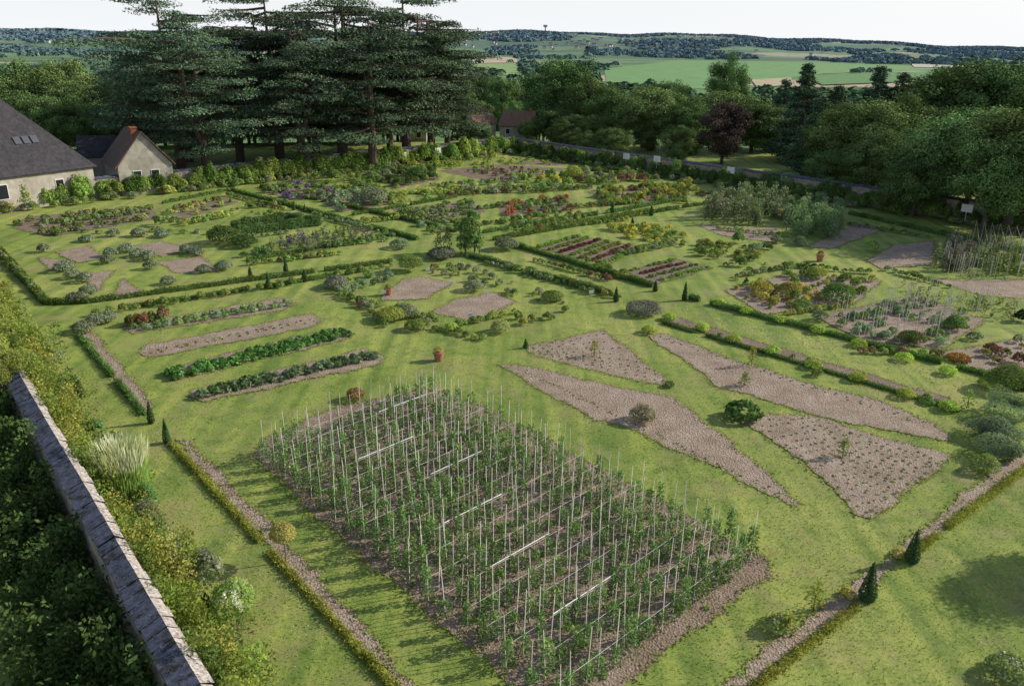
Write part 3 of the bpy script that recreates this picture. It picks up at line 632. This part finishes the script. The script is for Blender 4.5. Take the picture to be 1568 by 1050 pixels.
# ------------------------------------------------------------------ trees
def make_tree(name,H,W,col,ncl,nl,leaf,form='round',cr=None):
    A=Acc(); bark=(.09,.07,.055)
    tube(A,[[0,0,-1],[.1,.05,H*.2],[-.1,.1,H*.5],[0,0,H*.85]],[H*.025,H*.02,H*.013,H*.004],8,bark)
    cr=cr or W*.1; lob=nrm(rng.normal(size=(9,3))); la=rng.uniform(-.26,.18,9)
    for i in range(ncl):
        d=nrm(rng.normal(size=3)); k=rng.random()**.4*(1+sum(la*np.maximum(0,lob@d)**4)*1.6)
        if form=='round':
            c=np.array([d[0]*W*.44*k,d[1]*W*.44*k,H*.56+d[2]*H*.39*k]); 
        else:
            z=rng.random()**1.3; r=(1-z)**.8*W*.45*math.sqrt(rng.uniform(.4,1)); a=rng.uniform(0,6.28); c=np.array([r*math.cos(a),r*math.sin(a),H*(.08+.88*z)])
        rc=cr*rng.uniform(.5,1.4)*(1 if form=='round' else (1.15-.7*z))
        if i%4==0: tube(A,[[0,0,max(.15*H,c[2]*.6)],c*[.5,.5,.85],c],[H*.008,H*.005,H*.002],5,bark)
        m=int(nl*(rc/cr)**2); q=nrm(rng.normal(size=(m,3))); rad=rng.uniform(.5,1.2,m)[:,None]
        fl=.75 if form=='round' else .45
        P=c+q*rad*[rc,rc,rc*fl]; out=nrm(P-[0,0,H*.45])
        nn=nrm(q*.9+out*.4+[0,0,.35]+rng.normal(size=(m,3))*.6)
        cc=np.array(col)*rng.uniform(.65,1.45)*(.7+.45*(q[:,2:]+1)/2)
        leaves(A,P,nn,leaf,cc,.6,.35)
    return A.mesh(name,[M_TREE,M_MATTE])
OAK=[make_tree("broadleaf_mesh",20,16,(.125,.195,.065),170,210,.19) for _ in range(4)]
LIME=[make_tree("lime_mesh",20,16,(.18,.265,.09),170,210,.19) for _ in range(2)]
COP=make_tree("copper_beech_mesh",14,12,(.095,.075,.06),110,200,.17)
CON=[make_tree("conifer_mesh",20,10,(.08,.13,.07),170,150,.2,'cone',1.4) for _ in range(2)]
def cedar(H,W,k0):
    # broad cedar of Lebanon: forked trunk, irregular flat shelves, wide flat top
    A=Acc(); bark=(.11,.085,.065)
    stems=[(rng.normal(0,.5),rng.normal(0,.5),.95)]+[(math.cos(x)*W*.13,math.sin(x)*W*.13,rng.uniform(.72,.92)) for x in rng.uniform(0,6.28,2)]
    tube(A,[[0,0,-1],[.2,0,H*.25]],[.8,.65],9,bark)
    for sx,sy,st in stems: tube(A,[[.2,0,H*.22],[sx*.7,sy*.7,H*.45],[sx,sy,H*st]],[.5,.35,.1],7,bark)
    nb=52
    for i in range(nb):
        t=(i+rng.uniform(0,1))/nb; z=H*(.20+.77*t); a=i*2.4+rng.uniform(-.7,.7)
        prof=(.85+.3*math.sin(t*3.0))*(1-.42*max(0,(t-.7)/.3)**2)
        L=W/2*prof*rng.uniform(.35,1.15)
        if rng.random()<.14: L*=1.25
        d=np.array([math.cos(a),math.sin(a),0]); rise=rng.uniform(-.06,.22)*(1-.4*t)
        si=stems[i%3] if t>.35 else (0,0,1)
        z=min(z,H*si[2]*.99); e=np.array([si[0]*.8,si[1]*.8,z]); pts=[e,e+d*L*.35+[0,0,L*rise*.9],e+d*L*.7+[0,0,L*rise],e+d*L+[0,0,L*rise*.85]]
        tube(A,pts,[.2,.14,.08,.03],5,bark)
        npd=int(5+L*1.0); tone=rng.uniform(.65,1.4)
        for k in range(npd):
            u=rng.uniform(.3,1.05); side=np.array([-d[1],d[0],0])*rng.normal(0,.2)*L*u**.5
            c=e+d*L*u+side+[0,0,L*rise*(.95 if u>.3 else .6)-.025*(side@side)+rng.normal(0,.12)]
            R_=rng.uniform(.6,1.5); m=int(50*R_*R_)
            q=rng.normal(size=(m,2)); q/=np.maximum(1,np.linalg.norm(q,axis=1,keepdims=True)/1.3); rad=np.linalg.norm(q,axis=1)
            P=c+np.stack([q[:,0]*R_,q[:,1]*R_,-.26*rad**2*R_+rng.normal(0,.12,m)],1)
            nn=nrm(np.stack([q[:,0]*.45,q[:,1]*.45,np.ones(m)],1)+rng.normal(size=(m,3))*.45)
            leaves(A,P,nn,.19,np.array((.11,.165,.095))*tone*rng.uniform(.8,1.25),.42,.35)
    return A.mesh("cedar_mesh",[M_TREE,M_MATTE])
CED=[cedar(24,20,k) for k in range(4)]
def plant_tree(name,me,u,vt,d,W,H0,W0):
    p=at(u,vt,d); g=float(T(p[0],p[1])); H=p[2]-g
    o=bpy.data.objects.new(name,me); scene.collection.objects.link(o); o.location=(p[0],p[1],g); o.scale=(W/W0,W/W0,H/H0*1.02); o.rotation_euler[2]=rng.uniform(0,6.28)
for i,(u,vt,d,W) in enumerate([(240,-14,116,19),(290,45,110,15),(345,35,124,17),(405,-16,126,20),(445,40,114,17),(510,-12,122,22),(560,20,116,18),(615,-14,126,20),(655,22,128,18),(682,65,134,14),(265,60,128,16),(470,40,134,18),(590,45,138,17),(212,80,126,12)]):
    plant_tree("cedar_tree",CED[i%4],u,vt,d,W,24,20)
for i,(u,vt,d,W,k) in enumerate([
 (862,74,172,17,0),(835,100,185,11,0),(905,120,160,12,0),(940,135,150,11,0),(1005,128,142,14,1),(960,150,150,11,1),(1055,150,140,10,0),(1110,128,150,15,1),(1160,150,145,12,0),
 (1115,150,128,10.5,2),(1240,96,135,10,3),(1205,120,150,9,3),(1285,130,135,9,3),(1262,150,122,9,3),(1350,100,150,10,3),(1385,110,150,12,3),
 (1345,140,112,13,1),(1300,165,118,11,0),(1400,150,118,11,0),(1440,105,140,14,0),(1500,70,135,19,0),(1560,85,130,14,0),(1470,165,98,11,1),(1520,140,100,14,1),(1590,150,92,15,1),(1420,215,96,8,0),
 (1350,205,104,8,0),(1540,200,88,9,0),(1260,235,118,4,0),(1305,225,112,6,0),(1120,85,330,17,0),(990,120,230,14,1),(1030,115,280,14,0),(1180,205,165,8,0),(1225,190,175,10,3),(1160,195,190,8,0),
 (740,108,260,15,0),(765,112,240,10,0),(785,125,260,12,0),(715,130,240,14,0),(790,150,225,6,1),(735,150,215,8,0),(1200,170,210,12,0),(1090,180,170,10,0),(885,170,155,9,0),(850,165,165,9,0),
 (15,98,160,14,0),(55,104,150,13,0),(100,112,145,12,0),(135,98,150,12,1),(95,80,210,13,1),(180,110,145,13,0),(30,128,145,9,0),(150,150,138,9,0),(110,150,135,8,0),(195,160,130,8,0),(75,135,138,8,0),(-20,110,150,14,0),
 (205,95,150,12,0),(700,135,190,10,0),(690,170,180,8,0),(738,186,158,4.5,0),(808,182,158,4,1),(822,176,160,5,0),(715,180,160,5,0)]):
    me=[OAK[i%4],LIME[i%2],COP,CON[i%2]][k]; nm=["oak_tree","lime_tree","copper_beech_tree","spruce_tree"][k]
    plant_tree(nm,me,u,vt,d,W,14 if k==2 else 20,{0:16,1:16,2:12,3:10}[k])
for i in range(24):
    u=170+i*20+rng.uniform(-8,8); plant_tree("holm_oak_tree",OAK[i%4],u,rng.uniform(130,170),rng.uniform(145,165),rng.uniform(10,13),20,16)
for i in range(46):
    t=rng.random(); p=K+(KR-K)*t; dirn=p*[1,1,0]/np.linalg.norm(p[:2]); q=p+dirn*rng.uniform(6,26); 
    u=784+1280*q[0]/q[1]
    if 1085<u<1250 or u<835: continue
    o=bpy.data.objects.new("hazel_shrub",OAK[i%4]); scene.collection.objects.link(o); o.location=(q[0],q[1],-.5); s=rng.uniform(.16,.32); o.scale=(s*1.3,s*1.3,s); o.rotation_euler[2]=rng.uniform(0,6)
p=site(1530,920)*[1,1,0]+[7.5,2.6,0]; o=bpy.data.objects.new("lime_tree",LIME[0]); scene.collection.objects.link(o); o.location=p; o.scale=(.26,.26,.27)

A=Acc()
FIELDS=[("crop_field",[(925,106),(1040,92),(1200,95),(1440,102),(1430,107),(1260,113),(1090,136),(930,136)],(.16,.30,.11)),
 ("wheat_field",[(715,88),(792,87),(792,96),(722,97)],(.47,.38,.28)),("crop_field",[(720,98),(795,97),(800,118),(728,110)],(.23,.33,.13)),
 ("wheat_field",[(1150,122),(1212,119),(1212,130),(1160,134)],(.45,.37,.25)),("crop_field",[(1225,116),(1430,109),(1470,122),(1260,130)],(.12,.24,.085)),
 ("wheat_field",[(1395,98),(1500,101),(1490,104),(1400,103)],(.47,.45,.38)),("crop_field",[(1040,142),(1130,138),(1180,150),(1080,160)],(.15,.24,.08)),
 ("wheat_field",[(1225,90),(1300,91),(1300,94),(1225,93)],(.44,.37,.27)),("wheat_field",[(820,84),(900,84),(900,88),(820,88)],(.43,.34,.25))]
FW=[]
for i,(nm,pts,c) in enumerate(FIELDS):
    w=sites(pts,-29.6+i*.25); FW.append(w); me=bpy.data.meshes.new(nm); me.from_pydata([tuple(x) for x in w],[],[list(range(len(w)))]); me.materials.append(flat(nm+"_material",c))
    if me.polygons[0].normal.z<0: me.flip_normals()
    scene.collection.objects.link(bpy.data.objects.new(nm,me))
def grow(n,r0,r1,R0,R1,H,mask):
    az=np.radians(rng.uniform(-42,42,n)); r=np.sqrt(rng.uniform(r0*r0,r1*r1,n)); x=r*np.sin(az); y=r*np.cos(az)
    k=np.sin(x*.009+1)+np.sin(y*.007+x*.003)+np.sin(x*.004-y*.004+2); ok=k>mask
    P=np.stack([x,y],1)
    for w in FW: ok&=~inpoly(P,w)
    P=P[ok]; r=r[ok]; n=len(P); z=T(P[:,0],P[:,1]); R_=rng.uniform(R0,R1,n); q=30
    d=nrm(rng.normal(size=(n,q,3))); d[:,:,2]=np.abs(d[:,:,2]); 
    C=np.stack([P[:,0],P[:,1],z+H*.3],1)
    Q=(C[:,None]+d*(R_[:,None,None]*rng.uniform(.75,1.1,(n,q,1)))*[1,1,.0]+d*[0,0,1]*(H*.6*rng.uniform(.6,1.1,(n,1,1)))).reshape(-1,3)
    nn=nrm(d.reshape(-1,3)+rng.normal(size=(n*q,3))*.35+[0,0,.5])
    hz=np.clip((r-200)/5200,0,.8)[:,None]; c=np.array((.085,.145,.05))*(1-hz)*rng.uniform(.65,1.4,(n,1))+np.array((.14,.215,.28))*hz  # haze painted into crown colours: blend to blue with distance
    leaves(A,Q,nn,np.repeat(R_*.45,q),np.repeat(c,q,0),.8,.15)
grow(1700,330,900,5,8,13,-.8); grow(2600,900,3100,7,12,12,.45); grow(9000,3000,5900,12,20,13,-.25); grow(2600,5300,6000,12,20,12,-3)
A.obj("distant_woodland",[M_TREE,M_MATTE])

# ------------------------------------------------------------------ buildings
def poly_obj(name,verts,faces,m,parent):
    me=bpy.data.meshes.new(name); me.from_pydata([tuple(v) for v in verts],[],faces); me.materials.append(m); o=bpy.data.objects.new(name,me); scene.collection.objects.link(o); o.parent=parent; return o
def house(name,o,ang,L,D,hw,hr,roofm,wallm,hip=0,windows=(),chim=(),overh=.3,dormers=(),gwin=()):
    e=bpy.data.objects.new(name,None); scene.collection.objects.link(e); e.location=tuple(o); e.rotation_euler[2]=ang
    v=[(0,0,-3),(L,0,-3),(L,D,-3),(0,D,-3),(0,0,hw),(L,0,hw),(L,D,hw),(0,D,hw)]; f=[(0,1,5,4),(1,2,6,5),(2,3,7,6),(3,0,4,7)]
    if hip==0: v+=[(0,D/2,hw+hr-.05),(L,D/2,hw+hr-.05)]; f+=[(4,8,7),(5,6,9)]
    poly_obj("walls",v,f,wallm,e)
    q=overh; z=hw-.15; top=hw+hr
    v=[(-q,-q,z),(L+q,-q,z),(L+q,D+q,z),(-q,D+q,z),(hip-(q if hip==0 else 0),D/2,top),(L-hip+(q if hip==0 else 0),D/2,top)]
    f=[(0,1,5,4),(2,3,4,5)]+([(1,2,5),(3,0,4)] if hip else [])
    r=poly_obj("roof",v,f,roofm,e); 
    s=r.modifiers.new("s",'SOLIDIFY'); s.thickness=.12; s.offset=1
    for (x,z,w,h) in windows:
        A=Acc(); box(A,[x,-.03,z],w+.16,.05,h+.16,0,(1,1,1),0); box(A,[x,-.06,z+.08],w,.05,h,0,(1,1,1),1); ob=A.obj("window",[M_WHITE,M_DARK]); ob.parent=e
    for (y,z,w,h) in gwin:
        A=Acc(); box(A,[-.03,y,z],.05,w+.16,h+.16,0,(1,1,1),0); box(A,[-.06,y,z+.08],.05,w,h,0,(1,1,1),1); ob=A.obj("window",[M_WHITE,M_DARK]); ob.parent=e
    for (x,y,w,h) in chim:
        A=Acc(); box(A,[x,y,hw+hr*.4],w,w*.8,h,0,(1,1,1),0); box(A,[x,y,hw+hr*.4+h],w*1.2,w,.15,0,(1,1,1),0); ob=A.obj("chimney",[M_BRICK]); ob.parent=e
    for (x,t) in dormers:
        z=hw+hr*t; A=Acc(); sl=math.atan2(hr,D/2)
        ax=np.array([0,math.cos(sl),math.sin(sl)]); nn_=np.array([0,-math.sin(sl),math.cos(sl)]); c=np.array([x,D/2*t,z])+nn_*.3
        A.add([[c+[-.35,0,0],c+[.35,0,0],c+[.35,0,0]+ax*.9,c+[-.35,0,0]+ax*.9]],(1,1,1),0); ob=A.obj("skylight",[M_GLASS]); ob.parent=e
    return e
c=at(140,247,101); l=at(-150,262,93); ang=math.atan2(c[1]-l[1],c[0]-l[0]); L=np.linalg.norm((c-l)[:2])
pk=at(30,124,107)
house("slate_roofed_barn",(l[0],l[1],0),ang,L,14,c[2]-.5,pk[2]-c[2]+.5,M_SLATE,M_PLAST,hip=7,windows=[(L-10,1.3,1,1.4),(L-15,1.0,1.2,1.8),(L-4,1.7,.8,.8)],dormers=[(L-6.4,.3),(L-5.5,.3),(L-4.6,.3)])
c=at(122,240,112); c2=at(150,212,112); house("slate_roofed_outbuilding",(c[0],c[1],0),.4,4,6,at(130,240,112)[2],c2[2]-c[2],M_SLATE,M_PLAST)
c=at(264,256,103); hw_=at(262,250,103)[2]; rz=at(222,208,104)[2]; house("brick_cottage",(c[0],c[1],0),2.25,6.5,6,hw_,rz-hw_+.6,M_TILE,M_PLAST,gwin=[(2.0,hw_-1.7,.8,1.0),(4,hw_-1.7,.8,1.0)],chim=[(1.6,3.4,.8,2.6)])
c=at(765,202,165); hw_=at(780,192,165)[2]; rz=at(780,171,165)[2]; house("village_house",(c[0],c[1],0),-.35,6.5,6,hw_,rz-hw_,M_TILER,M_PLAST,windows=[(1.8,hw_-1.7,.8,1),(4.6,hw_-1.7,.8,1)],chim=[(5.6,3,.6,2.0)],gwin=[(3,hw_-1.6,.8,1)])
c=at(728,202,176); hw_=at(735,190,176)[2]; rz=at(735,170,176)[2]; house("village_house",(c[0],c[1],0),.5,5,6,hw_,rz-hw_,M_TILER,M_PLAST,windows=[(2,hw_-1.7,.8,1)])
c=at(806,200,170); hw_=at(815,193,170)[2]; rz=at(815,180,170)[2]; house("village_house",(c[0],c[1],0),.1,3,5,hw_,rz-hw_,M_SLATE,M_PLAST)
c=at(612,205,150); hw_=at(620,196,150)[2]; rz=at(620,180,150)[2]; house("village_house",(c[0],c[1],0),-.1,5,5,hw_,rz-hw_,M_SLATE,M_PLAST,windows=[(1.2,hw_-1.7,.8,1),(3.6,hw_-1.7,.8,1)])
A=Acc()
for i in range(190):
    az=math.radians(rng.choice([rng.uniform(-4,14),rng.uniform(-30,30)])); r=rng.uniform(3700,5300); x,y=r*math.sin(az),r*math.cos(az); z=float(T(x,y))+2; w=rng.uniform(9,20)
    box(A,[x,y,z],w,10,8,rng.uniform(-.5,.5),(.5,.5,.5)); box(A,[x,y,z+8],w*1.05,11,4,0,(.24,.20,.20))
A.obj("distant_village")
A=Acc(); p=at(835,50,5400); g=float(T(p[0],p[1])); tube(A,[[p[0],p[1],g],[p[0],p[1],g+32],[p[0],p[1],g+36],[p[0],p[1],g+46],[p[0],p[1],g+48]],[4,4,13,15,1],12,(.35,.38,.42)); A.obj("water_tower")

# ------------------------------------------------------------------ light
el,azs=math.radians(28),math.radians(74)
w=bpy.data.worlds.new("World"); scene.world=w; w.use_nodes=True; nt=w.node_tree
sky=nt.nodes.new("ShaderNodeTexSky"); sky.sky_type='NISHITA'; sky.sun_disc=False; sky.sun_elevation=el; sky.sun_rotation=azs; sky.air_density=1.0; sky.dust_density=1.0
tc=nt.nodes.new("ShaderNodeTexCoord"); sp=nt.nodes.new("ShaderNodeSeparateXYZ"); nt.links.new(tc.outputs["Generated"],sp.inputs[0])
fr=ramp(nt,sp.outputs[2],[(0.0,(.97,.97,.97)),(.12,(.65,.65,.65)),(.45,(.05,.05,.05))])
hz=mix(nt,fr.outputs[0],sky.outputs[0],(7.0,7.2,7.5))
nt.links.new(hz,nt.nodes["Background"].inputs[0]); nt.nodes["Background"].inputs[1].default_value=.135
sl=bpy.data.lights.new("sun",'SUN'); sl.energy=5.0; sl.angle=math.radians(.5); sl.color=(1,.92,.77)
so=bpy.data.objects.new("sun",sl); scene.collection.objects.link(so)
S=Vector((math.sin(azs)*math.cos(el),math.cos(azs)*math.cos(el),math.sin(el))); so.rotation_euler=S.to_track_quat('Z','Y').to_euler()
